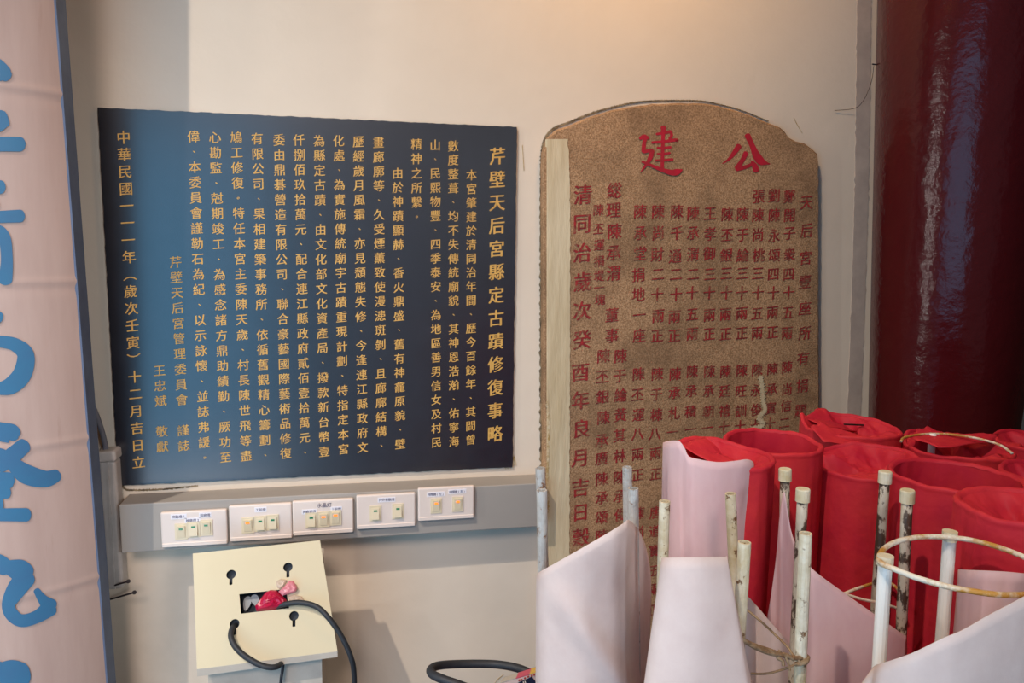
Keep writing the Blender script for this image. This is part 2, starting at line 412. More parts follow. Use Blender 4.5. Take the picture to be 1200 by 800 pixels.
# ------------------------------------------------------------------ stone stele with red writing
def stele():
    YS = WALL - 0.022
    t = thing('stone_stele', 'round-topped tan granite stele with rows of faded red Chinese characters', 'stone tablet', (0.66, WALL, 0.4))
    px = [(638,700),(637.5,600),(637,480),(636.5,300),(636,200),(637,178),(643,160),(652,152),(666,147),(690,137),(715,129.5),(740,124.5),(765,121.5),(785,121),(805,120.5),(826,120.5),(845,124.5),(865,129.5),
          (883,136),(900,143),(915,149),(921,154),(926,161),(934,165.5),(944,168),(953,174),(959,180),(960,190),(960,260),(960,340),(960.5,420),(961,500),(962,600),(964,700)]
    out = [wxz(a, b, YS) for a, b in px]
    out.insert(0, (out[0][0], 0.35)); out.append((out[-1][0], 0.35))
    fine = []
    for i in range(len(out) - 1):
        a = out[i]; b = out[i+1]; L = math.hypot(a[0]-b[0], a[1]-b[1]); n = max(1, int(L / 0.006))
        for k in range(n):
            x = a[0]+(b[0]-a[0])*k/n; z = a[1]+(b[1]-a[1])*k/n
            fine.append((x + .0016*nz(x*60, z*60, 1), z + .0016*nz(x*60, z*60, 4)))
    fine.append(out[-1]); n = len(fine)
    cx = sum(p[0] for p in fine)/n; cz = sum(p[1] for p in fine)/n
    def inset(p, d):
        v = Vector((p[0]-cx, p[1]-cz)); L = v.length; v *= (L-d)/L; return (v.x+cx, v.y+cz)
    V = [(inset(p, .004)[0], YS, inset(p, .004)[1]) for p in fine] + [(p[0], YS + .004, p[1]) for p in fine] + [(p[0], WALL - .0003, p[1]) for p in fine]
    F = [tuple(range(n))[::-1]]
    for r in (0, n):
        F += [(r+i, r+(i+1) % n, r+(i+1) % n + n, r+i+n) for i in range(n)]
    meshobj('slab', V, F, M['stone'], t)
    # cream paint band brushed over the left edge
    pts = []; V = []; F = []
    for i in range(151):
        py = 163 + (760-163) * i / 150
        xl, z = wxz(639.5, py, YS); xr, z2 = wxz(668.5 - 3*math.exp(-i/10) - 1.5*max(0, nz(i*.35, 3, 9)) + 1.2*nz(i*1.7, 2, 2) - 1.5*(i/150), py, YS)
        if i == 0: z -= 0.0
        V += [(xl, YS + .003, z), (xl + .003, YS - .0015, z), (xr, YS - .0015, z2), (xr, YS + .001, z2)]
    for i in range(150):
        k = 4*i
        F += [(k, k+4, k+5, k+1), (k+1, k+5, k+6, k+2), (k+2, k+6, k+7, k+3)]
    o = meshobj('paint_band', V, F, M['cream_strip'], t); o['label'] = 'cream paint band down the left edge'
    strip_on(WALL - .001, [wxz(*p) for p in ((634,760),(634,640),(634.5,560),(634,460),(634,380),(634,300),(634,220),(635,178),(640,160),(650,150),(668,143),(690,134),(715,126.5),(742,120.5),(765,118.5),(790,118),(820,118.5),(845,123),(870,130),(900,142))], 0.0075, 'dark_joint', M['mortar'], t, jag=0.8, seed=21, taper=.85)
    strip_on(YS - .0012, [wxz(a, b, YS) for a, b in ((641,470),(643,500),(642,530),(641,560),(642,600))], .004, 'flaked_paint', M['stain'], t, jag=.9, seed=5)
    strip_on(YS - .0006, [wxz(a, b, YS) for a, b in ((891,440),(893,455),(894,470),(896,480),(889,489),(894,497),(880,503))], .009, 'mortar_blot', M['cream_strip'], t, jag=.95, seed=12)
    # writing: each column (x, first y) list of characters with pixel centres
    C = [
     ([(683,228),(682,262),(682,296),(683,330),(682,364),(682,398),(680,436),(680,469),(681,502),(680,536),(680,571),(680,600),(681,629),(681,660)], '清同治歲次癸酉年良月吉日穀旦', .0315),
     ([(701,246),(701,268),(702,287),(702,306),(702,323),(702,337),(703,351)], '陳丕運捐堤一塊', .0185),
     ([(720,223),(719,246),(720,271),(719,296),(719,320)], '総理陳承渭', .0255),
     ([(717,369),(717,393)], '董事', .024),
     ([(727,417),(726,440),(727,463),(727,486),(726,510),(726,534),(726,559),(726,581),(727,603),(727,627)], '陳于綸黃其林陳承俊陳', .0235),
     ([(707,417),(706,441),(706,465),(707,489),(705,516),(705,537),(705,561),(705,583),(705,606),(705,628)], '陳丕銀陳承廣陳承頌陳', .0235),
     ([(750,248),(750,273),(750,297),(748,322),(748,345),(749,369),(749,393)], '陳承堂捐地一座', .0235),
     ([(748,438),(747,462),(748,486),(747,508),(747,532),(747,556)], '陳丕運八兩正', .0225),
     ([(748,601),(748,623),(748,645),(748,667),(748,689)], '陳尚永正五', .0225),
     ([(771,248),(771,273),(770,298),(771,321),(770,345),(771,370),(770,393)], '陳尚財二十兩正', .0235),
     ([(770,438),(769,462),(769,486),(767,508),(768,531),(768,555)], '陳于棟八兩正', .0225),
     ([(768,600),(767,622),(767,645),(767,668),(766,690),(766,714)], '唐道寶五兩正', .0225),
     ([(793,248),(793,273),(791,300),(792,321),(792,345),(790,371),(790,393)], '陳千通二十兩正', .0235),
     ([(791,438),(790,460),(790,484),(788,506)], '陳承札一', .0225),
     ([(812,250),(812,273),(812,298),(812,321),(811,343),(811,368),(811,391)], '陳承渭二十五兩', .023),
     ([(811,435),(810,458),(809,482),(809,503)], '陳承積一', .022),
     ([(832,250),(832,274),(831,297),(832,321),(831,343),(831,369),(831,391)], '王孝御三十兩正', .023),
     ([(831,435),(830,458),(830,482),(829,501)], '陳承朝一', .022),
     ([(852,251),(852,275),(851,299),(851,320),(851,343),(850,368),(850,391)], '陳丕銀三十兩正', .023),
     ([(850,435),(849,458),(849,481),(848,500)], '陳廷禧十', .022),
     ([(870,251),(870,275),(870,299),(870,320),(869,343),(869,367),(869,390)], '陳于綸三十兩正', .023),
     ([(869,434),(868,458),(868,481),(867,499)], '陳旺訓十', .022),
     ([(889,230),(888,252),(888,275),(889,299),(888,320),(888,343),(887,367),(887,390)], '張陳尚桃三十五兩', .023),
     ([(887,433),(886,457),(886,480),(885,498)], '陳永俊十', .022),
     ([(907,229),(907,252),(907,276),(907,299),(906,321),(906,343),(905,366),(905,389)], '劉陳永頌四十兩正', .023),
     ([(905,432),(904,456),(903,478),(902,496)], '陳承賓十', .022),
     ([(925,230),(925,252),(925,273),(925,298),(924,321),(924,343),(923,366),(922,390)], '鄭開子衆四十五兩', .023),
     ([(922,430),(922,456),(921,475),(919,495)], '陳尚信二', .022),
     ([(945,237),(945,270),(944,302),(943,330),(943,361),(943,390),(941,420),(940,452),(938,481)], '天后宮壹座所有捐題', .0245)]
    for px_, s, sz in C:
        write('text_column', s, [wxz(a, b, YS) for a, b in px_], sz*1.3, YS, M['stonetext'], t, eps=.0007, shear=.09, aspect=.94, bold=.024)
    def zz(X, Y_): return (740 + X/6.6667, 140 + Y_/6.6667)
    def S_(pts): return [(zz(a, b)[0], zz(a, b)[1], w/6.6667) for a, b, w in pts]
    mp = lambda x, y, i: (lambda p: (p.x, p.y - .0006 - .0001*i, p.z))(atY(x, y, YS))
    jian = [S_(p) for p in (
        [(195,115,20),(250,104,24),(305,95,26)], [(305,98,26),(312,125,24),(296,150,22)],
        [(160,180,20),(250,172,22),(345,160,26),(352,168,18)], [(200,220,16),(250,222,18),(305,216,20)],
        [(200,268,14),(250,268,18),(298,262,18)], [(188,320,16),(250,318,20),(318,314,26)],
        [(248,62,44),(246,110,30),(243,200,28),(240,300,28),(238,380,28)],
        [(66,148,26),(98,134,34),(128,146,22)], [(108,146,30),(96,190,30),(92,248,34)], [(94,250,30),(130,246,26),(160,244,30)],
        [(160,246,34),(148,290,36),(118,345,26),(70,410,6)],
        [(82,330,18),(150,358,24),(230,392,30),(310,414,44),(352,410,50),(392,394,14)])]
    gong = [S_(p) for p in (
        [(838,208,46),(800,262,36),(762,308,22),(710,344,6)],
        [(905,125,46),(940,200,42),(975,280,60),(1010,325,62),(1055,342,24),(1080,346,8)],
        [(892,262,38),(865,318,36),(822,378,38)], [(822,384,40),(880,374,30),(945,348,26)], [(940,332,26),(962,365,46),(972,398,46)])]
    brush_strokes(jian, mp, 'large_character', M['bigtext'], t)
    brush_strokes(gong, mp, 'large_character', M['bigtext'], t)
stele()

# ------------------------------------------------------------------ red lacquer column
RC = 0.15
d = ray(1018, 347); dx, dy = d.x / math.hypot(d.x, d.y), d.y / math.hypot(d.x, d.y)
CY = WALL - 0.16
# centre to the right of the tangent sight line
sx = (CY * dx + RC) / dy
CX = sx + 0.0
V = []; F = []; SG = 96
zs = [0.0 + 6.4 * i / 40 for i in range(41)]
for z in zs:
    for k in range(SG):
        a = 2*math.pi*k/SG
        r = RC + .045*max(-.8, min(.7, z-1.5))
        V.append((CX + r*math.cos(a), CY + r*math.sin(a), z))
for i in range(40):
    for k in range(SG):
        F.append((i*SG+k, i*SG+(k+1) % SG, (i+1)*SG+(k+1) % SG, (i+1)*SG+k))
col_t = thing('round_column', 'thick round column in glossy dark red lacquer right of the stone stele', 'column', (CX, CY, 0))
meshobj('shaft', V, F, M['column'], col_t, smooth=True)
# nail and thread at the column's edge
tanY = (Vector((CX, CY)).dot(Vector((dx, dy)))) * dy
nt = thing('iron_nail', 'short dark nail with a hanging thread at the left edge of the red column', 'nail', atY(1025, 76, tanY-.004))
q = Vector(nt['_o'])
v, f = tube_vf([q + Vector((-.008, -.004, 0)), q + Vector((.008, .0, 0.0005))], .0014, 8); meshobj('shank', v, f, M['nail'], nt)
pts = spline([atY(1024, 77, tanY-.006), atY(1022, 92, WALL-.10), atY(1018, 105, WALL-.06), atY(1011, 119, WALL-.03), atY(1001, 127, WALL-.01), atY(978, 129.5, WALL-.004)], 6)
v, f = tube_vf(pts, .0005, 6); meshobj('thread', v, f, M['thread'], nt)

# ------------------------------------------------------------------ left pillar and bamboo couplet board
Pt = atY(65, 0, 1.25); Pb = atY(126, 800, 1.305)
ex = Vector((1, 0, 0)); down = (Pb - Pt)
def board_edge(z): return Pt + down * ((z - Pt.z) / down.z)
BR, BH, BN = 0.21, 0.155, 24
def board_pt(s, z, lift=0.0):          # s: -1 left edge .. 1 right edge
    e = board_edge(z); half = math.asin(BH / BR); a = half * s
    y = e.y + BR*math.cos(half) - (BR + lift)*math.cos(a)
    x = e.x - BH + (BR + lift)*math.sin(a)
    return Vector((x, y, z))
def board_map(px, py, i=0, lift=.0012):
    r = ray(px, py); Y = 1.17
    for _ in range(40):
        t = Y / r.y; x = r.x*t; z = r.z*t + CAMZ
        e = board_edge(z); half = math.asin(BH / BR)
        xx = max(-BR*.98, min(BR*.98, x - (e.x - BH)))
        Y = e.y + BR*math.cos(half) - (BR+lift+.00003*i) * math.cos(math.asin(max(-.99, min(.99, xx / BR))))
    t = Y / r.y
    return Vector((r.x*t, Y, r.z*t + CAMZ))
e0 = board_edge(0.35)
bt = thing('bamboo_couplet_board', 'tall pink-brown bamboo-shaped board with teal blue brush characters at the left edge', 'signboard', (e0.x - BH, e0.y, 0.35))
nodes_z = []
for npx, npy in ((60,108),(60,330),(60,520),(60,692)):
    nodes_z.append(board_map(npx, npy).z)
def node_profile(z):
    h = 0
    for nzv in nodes_z:
        dz = z - nzv
        h += .0009*math.exp(-(dz/.005)**2) - .0005*math.exp(-((dz+.012)/.008)**2)
    return h
V = []; F = []; zl = [0.35 + (2.75-.35)*i/600 for i in range(601)]
for z in zl:
    for k in range(BN + 1): V.append(board_pt(-1 + 2*k/BN, z, node_profile(z)))
for i in range(600):
    for k in range(BN):
        a = i*(BN+1)+k; F.append((a, a+1, a+BN+2, a+BN+1))
meshobj('bamboo_face', V, F, M['bamboo'], bt, smooth=True)
V = []; F = []
for z in (zl[0], zl[-1]):
    for s in (1, -1):
        a = board_pt(s, z, .001); V += [a, a + Vector((0.001*s, .036, 0))]
        V += [a + Vector((-.008*s, -.0035 - .0, 0)), a + Vector((-.02*s, .036, 0))]
for s in (0, 4):
    F += [(s, s+1, s+9, s+8), (s+2, s, s+8, s+10), (s+1, s+3, s+11, s+9)]
meshobj('board_rim', V, F, M['bluerim'], bt)
strokes = [
  [(-40,70,22),(-12,76,24),(4,86,20),(8,89,14)],
  [(-40,136,22),(-14,140,26),(2,140,22)], [(2,142,20),(-4,150,12),(-20,156,8)], [(-45,173,16),(-5,169,17),(24,169,17)],
  [(-34,219,16),(-10,219,17),(1,219,16)], [(-30,239,10),(-4,239,9)], [(-40,256,12),(0,254,14),(24,253,15)],
  [(-30,268,10),(-6,268,12),(5,278,14),(8,305,14),(6,328,17)],
  [(-30,372,14),(-6,372,17),(-2,373,14)], [(-30,398,14),(0,400,14),(18,404,16),(30,416,20),(26,438,22),(12,452,20),(-6,456,12)],
  [(-20,500,20),(2,506,22),(14,508,22),(16,512,12)], [(28,522,18),(14,534,20),(0,544,20)],
  [(-25,535,24),(0,537,24),(10,541,16)], [(14,542,16),(30,555,23),(52,561,20),(66,557,15)],
  [(-30,562,16),(0,562,18),(10,563,20)], [(-20,574,14),(0,577,14),(8,577,14)], [(-10,570,16),(-6,590,20),(-8,600,20)], [(-40,604,14),(0,603,15),(31,603,16)],
  [(-30,662,22),(-6,660,24),(6,664,20)], [(8,664,16),(22,668,26),(30,672,24)], [(30,676,24),(18,692,22),(10,708,16),(14,720,16),(26,727,15),(44,722,15),(58,712,20)],
  [(43,692,8),(50,702,12),(58,710,20)],
  [(-20,672,18),(-30,700,14),(-40,725,10)],
  [(0,794,34),(14,792,38),(24,792,34)], [(-35,778,14),(-10,780,14),(4,782,12)]]
for lo, hi in ((-100, 110), (110, 200), (200, 350), (350, 480), (480, 640), (640, 760), (760, 900)):
    grp = [q for q in strokes if lo <= sum(p[1] for p in q)/len(q) < hi]
    if grp: brush_strokes(grp, lambda x, y, i: board_map(x, y, i, .0016), 'brush_character', M['bluechar'], bt, cross=4)

pc = thing('wall_pillar', 'round lacquered pillar behind the bamboo couplet board at far left', 'column', (e0.x - BH, WALL - .12, 0))
V = []; F = []
PX = board_edge(1.5).x - BH - .03; PR = 0.10; PY = WALL - .05
for i, z in enumerate((0, 6.4)):
    for k in range(48):
        a = 2*math.pi*k/48; V.append((PX + PR*math.cos(a), PY + PR*math.sin(a), z))
for k in range(48): F.append((k, (k+1) % 48, (k+1) % 48 + 48, k + 48))
meshobj('shaft', V, F, M['column'], pc, smooth=True)

# ------------------------------------------------------------------ conduit, hose, nails
ct = thing('conduit', 'white plastic cable conduit with a collar, between the bamboo board and the plaque corner', 'conduit', atY(134, 690, WALL))
def quadbox(tl, tr, br, bl, Yf, Yb, Y2=None):
    f4 = [atY(*bl, Yf), atY(*br, Yf), atY(*tr, Yf), atY(*tl, Yf)]
    return hex_vf(f4 + [Vector((p.x, Yb, p.z)) for p in f4])
v, f = quadbox((114,540),(135,540),(144.5,690),(125,692), WALL-.034, WALL)
bevel(meshobj('channel', v, f, M['pvc'], ct), .006, 3)
v, f = quadbox((110.5,530),(134.5,528),(136,541),(112,543), WALL-.040, WALL)
bevel(meshobj('collar', v, f, M['pvc'], ct), .005, 3)
v, f = quadbox((124,538),(126.5,538),(135,690),(132.5,690), WALL-.036, WALL-.03)
meshobj('seam', v, f, M['pvc'], ct)
h = tube_vf(spline([atY(96,440,WALL-.06), atY(105,468,WALL-.05), atY(112,484,WALL-.045), atY(119,504,WALL-.03), atY(123,520,WALL-.022), atY(125,534,WALL-.02)], 6), .0047, 12)
tag(meshobj('flexible_hose', *h, M['grey_hose'], smooth=True), 'grey flexible hose running down into the white conduit', 'hose')
for (a, b), lab in ((((116,691),(150,681)), 'upper of two dark nails sticking out below the conduit'),
                    (((116,706),(157,694)), 'lower of two dark nails sticking out below the conduit')):
    A = atY(*a, WALL-.004); B = atY(*b, WALL-.06)
    nt2 = thing('long_nail', lab, 'nail', A)
    meshobj('shank', *tube_vf([A, B], .0016, 8), M['nail'], nt2)
    dd = (B - A).normalized()
    meshobj('head', *tube_vf([B, B + dd*.0022], .0036, 10), M['nail'], nt2)

# ------------------------------------------------------------------ trunking and switches
YT = WALL - 0.060
tk = thing('cable_trunking', 'grey painted horizontal cable trunking strip under the plaque carrying the switches', 'trunking', atY(400, 660, WALL))
za = (wxz(140, 597, YT)[1] + wxz(636, 560.5, YT)[1]) / 2; zb = (wxz(150, 655, YT)[1] + wxz(636, 610, YT)[1]) / 2
xa = atY(141, 620, YT).x; xb = wxz(636, 600, YT)[0]
v, f = box_vf((xa, YT, zb), (xb + .004, WALL, za))
bevel(meshobj('channel_body', v, f, M['trunk'], tk), .002, 2)

plates = [((187,602.5),(265.4,594.8),(267,636),(190,643.6)), ((267.5,594),(341,588),(343.5,629.5),(269.5,636)),
          ((342,588.5),(413.5,583),(415,622.5),(343.5,629.5)), ((417,582),(486,576),(488,615),(418.5,622)),
          ((489.3,573),(555.5,568),(556,605.5),(490.5,612.5))]
rockers = [[(212.5,622.5,'g',1),(227,620,'g',0),(242,618,'g',1)], [(290.5,615.2,'o',1),(305.3,613.3,'g',0),(319.8,611.8,'g',0)],
           [(365,609.3,'g',0),(379.3,608.2,'o',1),(393.3,606.2,'o',1)], [(440,601.2,'g',0),(466.2,598.6,'g',0)],
           [(511,592.3,'o',1),(536.3,590.4,'o',1)]]
texts = [[('神龕燈1',209.5,605),('神龕燈2',226,609.3),('迴廊燈',240.5,603.2)], [('工前燈',305.5,596.8)],
         [('水晶灯',380,591.5),('神龕前燈',362.5,599.2),('上前燈',394,596)], [('戶外景觀燈',453,585.2)],
         [('排風機(左)',511,578.8),('排風機(右)',536,575.6)]]
plabels = ['leftmost white switch plate, three rockers all with green marks', 'white three-rocker switch plate second from the left, one orange light',
           'middle white switch plate with three rockers, two lit orange', 'white switch plate with two rockers showing green marks',
           'rightmost white switch plate, two rockers lit orange']
YP = YT - .009
for i, (tl, tr, br, bl) in enumerate(plates):
    pl = thing('light_switch', plabels[i], 'switch', atY((bl[0]+br[0])/2, (bl[1]+br[1])/2, YT), 'light switches along the trunking')
    f4 = [atY(*bl, YP), atY(*br, YP), atY(*tr, YP), atY(*tl, YP)]
    zt = (f4[2].z + f4[3].z)/2; zb_ = (f4[0].z + f4[1].z)/2; x0 = (f4[0].x+f4[3].x)/2; x1 = (f4[1].x+f4[2].x)/2
    v, f = box_vf((x0, YP, zb_), (x1, YT, zt)); bevel(meshobj('plate', v, f, M['plate'], pl), .003, 3)
    v, f = box_vf((x0 + .001, YP - .0012, zb_ + .001), (x1 - .001, YP + .001, zb_ + .0085)); bevel(meshobj('lower_lip', v, f, M['plate'], pl), .001, 1)
    for (rx, ry, colr, pressed) in rockers[i]:
        c = atY(rx, ry, YP); w, h_ = .0095, .0135
        v, f = box_vf((c.x-w*1.12, YP-.0016, c.z-h_*1.1), (c.x+w*1.12, YP+.001, c.z+h_*1.1))
        fr = meshobj('rocker_frame', v, f, M['rocker'], pl)
        bo, to = (.0008, .0030) if pressed else (.0042, .0012)
        P8 = [Vector((c.x-w*.72, YP-.0016-bo, c.z-h_*.80)), Vector((c.x+w*.72, YP-.0016-bo, c.z-h_*.80)),
              Vector((c.x+w*.72, YP-.0016-to, c.z+h_*.80)), Vector((c.x-w*.72, YP-.0016-to, c.z+h_*.80))]
        rk = meshobj('rocker', *hex_vf(P8 + [Vector((p.x, YP-.0010, p.z)) for p in P8]), M['rocker'], pl)
        zc = c.z + h_*.42; yy = YP - .0016 - (bo + (to-bo)*.72) - .0006
        v, f = box_vf((c.x-.0032, yy, zc-.0016), (c.x+.0032, yy+.0016, zc+.0016))
        il = meshobj('indicator', v, f, M['green' if colr == 'g' else 'orange'], pl)
        il['label'] = 'green indicator mark' if colr == 'g' else 'glowing orange indicator light'
    for s, tx, ty in texts[i]:
        c = atY(tx, ty, YP); big = s == '水晶灯'
        sz = .0092 if big else .0062; wd = len(s)*sz*(.97 if '(' not in s else .85)
        if not big:
            v, f = box_vf((c.x-wd/2-.0015, YP-.0006, c.z-.0047), (c.x+wd/2+.0015, YP+.0005, c.z+.0047))
            meshobj('label_strip', v, f, M['sticker'], pl)
        V, F = [], []
        n = len(s)
        for k, ch in enumerate(s):
            vv, ff = text_raw(ch); b0 = len(V)
            px0 = c.x + (k-(n-1)/2)*wd/n; mid = sum((min(a.x for a in vv), max(a.x for a in vv)))/2
            V += [(px0 + (a.x-mid)*sz, YP-.0010, c.z + (a.y-.375)*sz) for a in vv]; F += [tuple(q+b0 for q in g) for g in ff]
        meshobj('label_lettering', V, F, M['ink'], pl)

# ------------------------------------------------------------------ cream metal box with slanted lid
TLp = atY(226, 648.5, 1.295); TRp = atY(375, 633, 1.295); BLp = atY(231, 785, 1.185)
U = (TRp - TLp); D_ = (BLp - TLp); Nn = U.cross(D_).normalized()
if Nn.y > 0: Nn = -Nn
def lid_pt(px, py, lift=0.0):
    r = ray(px, py); o_ = Vector((0, 0, CAMZ)); t = (TLp - o_).dot(Nn) / r.dot(Nn)
    return o_ + r*t + Nn*lift
def in_lid(p):
    q = p - TLp; e1 = U.normalized(); e2 = (D_ - e1*D_.dot(e1)).normalized(); return q.dot(e1), q.dot(e2)
e1 = U.normalized(); e2 = (D_ - e1*D_.dot(e1)).normalized()
def from_lid(a, b, d=0.0): return TLp + e1*a + e2*b + Nn*d
bx = thing('cream_metal_box', 'cream sheet metal box with slanted lid, keyhole slots and a cut-out, under the switches', 'box', (TLp.x + .13, 1.30, 0))
outer = [in_lid(lid_pt(*p)) for p in ((226,648.5),(375,633),(395.5,763),(231,784))]
def keyhole(cx, cy, a=0):
    c = in_lid(lid_pt(cx, cy)); r = .0078; w = .0026; L = .0175; pts = []
    for k in range(21):
        q = math.radians(90+19 + (360-38)*k/20)
        pts.append((c[0] + r*math.cos(q), c[1] + r*math.sin(q)))
    pts += [(c[0]+w, c[1]+L*.95), (c[0], c[1]+L), (c[0]-w, c[1]+L*.95)]
    return pts
holes = [keyhole(271,673), keyhole(337.5,664.5), keyhole(275,731), keyhole(344.5,721.5)]
holes.append([in_lid(lid_pt(*p)) for p in ((280.5,696),(335,690),(339,712.5),(282.5,719))])
cu = bpy.data.curves.new('lid', 'CURVE'); cu.dimensions = '2D'; cu.fill_mode = 'BOTH'; cu.extrude = .0012
for poly in [outer] + holes:
    sp = cu.splines.new('POLY'); sp.points.add(len(poly)-1); sp.use_cyclic_u = True
    for k, (a, b) in enumerate(poly): sp.points[k].co = (a, b, 0, 1)
oo = bpy.data.objects.new('lid', cu); COL.objects.link(oo)
mm = bpy.data.meshes.new_from_object(oo.evaluated_get(bpy.context.evaluated_depsgraph_get()))
V = [from_lid(v_.co.x, v_.co.y, v_.co.z) for v_ in mm.vertices]; F = [tuple(p_.vertices) for p_ in mm.polygons]
bpy.data.objects.remove(oo); bpy.data.meshes.remove(mm)
lid = meshobj('lid', V, F, M['cream_metal'], bx)
# folded flange along the lower edge
a0, a1 = outer[3], outer[2]
fl = [from_lid(*a0, .0012), from_lid(*a1, .0012), from_lid(a1[0], a1[1]+.002, -.012), from_lid(a0[0], a0[1]+.002, -.012)]
down_v = Vector((0, 0, -.0125))
fl = [from_lid(*a0, .0012), from_lid(*a1, .0012), from_lid(*a1, .0012)+down_v*.8, from_lid(*a0, .0012)+down_v]
meshobj('lid_flange', fl + [p_ + Vector((0, .0025, 0)) for p_ in fl], [(0,1,2,3),(7,6,5,4),(0,4,5,1),(1,5,6,2),(2,6,7,3),(3,7,4,0)], M['grey_metal'], bx)
# recessed inside, plugs seen through the cut-out
V4 = [from_lid(a-.0+da, b+db, -.030) for (a, b), da, db in zip(holes[4], (-.02,.02,.02,-.02), (-.02,-.02,.02,.02))]
V5 = [from_lid(a+da, b+db, -.002) for (a, b), da, db in zip(holes[4], (-.02,.02,.02,-.02), (-.02,-.02,.02,.02))]
meshobj('inner_recess', V4 + V5, [(0,1,2,3),(0,4,5,1),(1,5,6,2),(2,6,7,3),(3,7,4,0)], M['hole'], bx)
for hx, hy, kk in ((271,673,0),(337.5,664.5,0),(275,731,0),(344.5,721.5,0)):
    c = in_lid(lid_pt(hx, hy)); V6 = [from_lid(c[0]+a, c[1]+b, -.010) for a, b in ((-.013,-.013),(.013,-.013),(.013,.022),(-.013,.022))]
    meshobj('slot_backing', V6 + [p_ + Nn*.008 for p_ in V6], [(0,1,2,3),(0,4,5,1),(1,5,6,2),(2,6,7,3),(3,7,4,0)], M['hole'], bx)
for hx, hy, ang in ((287.5,705,.2),(298,702,-.45)):
    c = in_lid(lid_pt(hx, hy)); V7 = []; F7 = []
    for k in range(16):
        q = 2*math.pi*k/16; rr = (1 + .35*math.sin(q)) 
        x_ = .0062*rr*math.cos(q); y_ = -.012*math.sin(q)
        V7.append(from_lid(c[0] + x_*math.cos(ang)-y_*math.sin(ang), c[1] + x_*math.sin(ang)+y_*math.cos(ang), -.016))
    V7 += [p_ - Nn*.008 for p_ in V7]
    F7 = [tuple(range(16))] + [(k, k+16, (k+1) % 16 + 16, (k+1) % 16) for k in range(16)]
    meshobj('cable_lug', V7, F7, M['lug'], bx)
# body down to the floor
b0 = atY(243, 792, 1.205).x; b1 = atY(377, 780, 1.205).x
v = [Vector((b0, 1.21, 0)), Vector((b1, 1.21, 0)), Vector((b1, 1.21, BLp.z-.002)), Vector((b0, 1.21, BLp.z-.002)),
     Vector((b0, 1.33, 0)), Vector((b1, 1.33, 0)), Vector((b1, 1.33, TLp.z-.02)), Vector((b0, 1.33, TLp.z-.02))]
v[2].z = min(v[2].z, from_lid(*outer[2]).z - .004)
meshobj('body', *hex_vf(v), M['grey_metal'], bx)

# cables and the red plastic wrapper
c1 = [lid_pt(318,712,-.006), lid_pt(332,709,.006), lid_pt(352,707.5,.014), lid_pt(372,713,.02), lid_pt(386,726,.022), atY(400,745,1.19), atY(411,769,1.185), atY(415,790,1.19), atY(415,830,1.2), atY(414,900,1.22)]
tag(meshobj('power_cable', *tube_vf(spline(c1, 10), .0044, 12), M['black'], smooth=True), 'black cable curving out of the box cut-out over its right edge', 'cable')
c2 = [lid_pt(275,731,-.012), lid_pt(273,736,.004), lid_pt(272,746,.011), lid_pt(277,758,.014), lid_pt(288,769,.016), atY(303,778,1.168), atY(316,781.5,1.165), atY(325,780.5,1.17), atY(330,776.5,1.19), atY(332,773,1.205)]
tag(meshobj('power_cable', *tube_vf(spline(c2, 10), .0046, 12), M['black'], smooth=True), 'black cable looping from lower left keyhole around the lid bottom', 'cable')
c3 = [atY(333,770,1.2), atY(331,785,1.192), atY(329,800,1.19), atY(327,840,1.19)]
tag(meshobj('hanging_cord', *tube_vf(spline(c3, 6), .0026, 8), M['black'], smooth=True), 'thin black cord hanging below the box lid', 'cord')
bg_ = thing('plastic_wrapper', 'crumpled red and pink plastic wrapper poking out of the box cut-out', 'wrapper', lid_pt(325, 705, .006))
def blob(name, outline, m_, thick, seed, lift=.004):
    pts = [lid_pt(a, b) for a, b in outline]; ab = [in_lid(p_) for p_ in pts]
    cx = sum(a for a, b in ab)/len(ab); cy = sum(b for a, b in ab)/len(ab)
    V = []; F = []; K = len(ab); RG = 6
    for r_ in range(RG + 1):
        s = r_/RG
        for k in range(K):
            a = cx + (ab[k][0]-cx)*s; b = cy + (ab[k][1]-cy)*s
            V.append(from_lid(a, b, lift + thick*math.sqrt(max(0, 1-s*s)) * (1 + .5*nz(a*160, b*160, seed))))
    for r_ in range(RG):
        for k in range(K): F.append((r_*K+k, r_*K+(k+1) % K, (r_+1)*K+(k+1) % K, (r_+1)*K+k))
    o = meshobj(name, V, F, m_, bg_, smooth=False); return o
blob('wrapper_bulb', [(301,716),(299,710),(305,702),(311,694),(317,691),(324,691.5),(330,697),(336,703),(336,709),(327,713),(314,715.5)], M['red_film'], .012, 1, .001)
blob('twisted_neck', [(327,694),(333,689),(340,681),(345,682),(349,690),(347,694),(338,697),(332,699)], M['pink_film'], .005, 2, .009)
blob('clear_tail', [(325,688),(324,682),(329,679),(337,680),(333,687),(328,691)], M['clear_film'], .003, 3, .006)
blob('clear_tail', [(337,700),(345,697),(354,699),(358,705),(350,706),(340,705)], M['clear_film'], .003, 4, .003)

# ------------------------------------------------------------------ table carrying the frames
ZT = 0.85
tb = thing('side_table', 'dark red table hidden below the paper-covered frames', 'table', (0.55, 0.62, 0))
v, f = box_vf((.02, .24, ZT-.03), (1.02, 1.0, ZT)); bevel(meshobj('tabletop', v, f, M['table'], tb), .004, 2)
for x in (0.06, .97):
    for y in (.28, .95):
        v, f = box_vf((x-.025, y-.025, 0), (x+.025, y+.025, ZT-.03)); meshobj('leg', v, f, M['table'], tb)

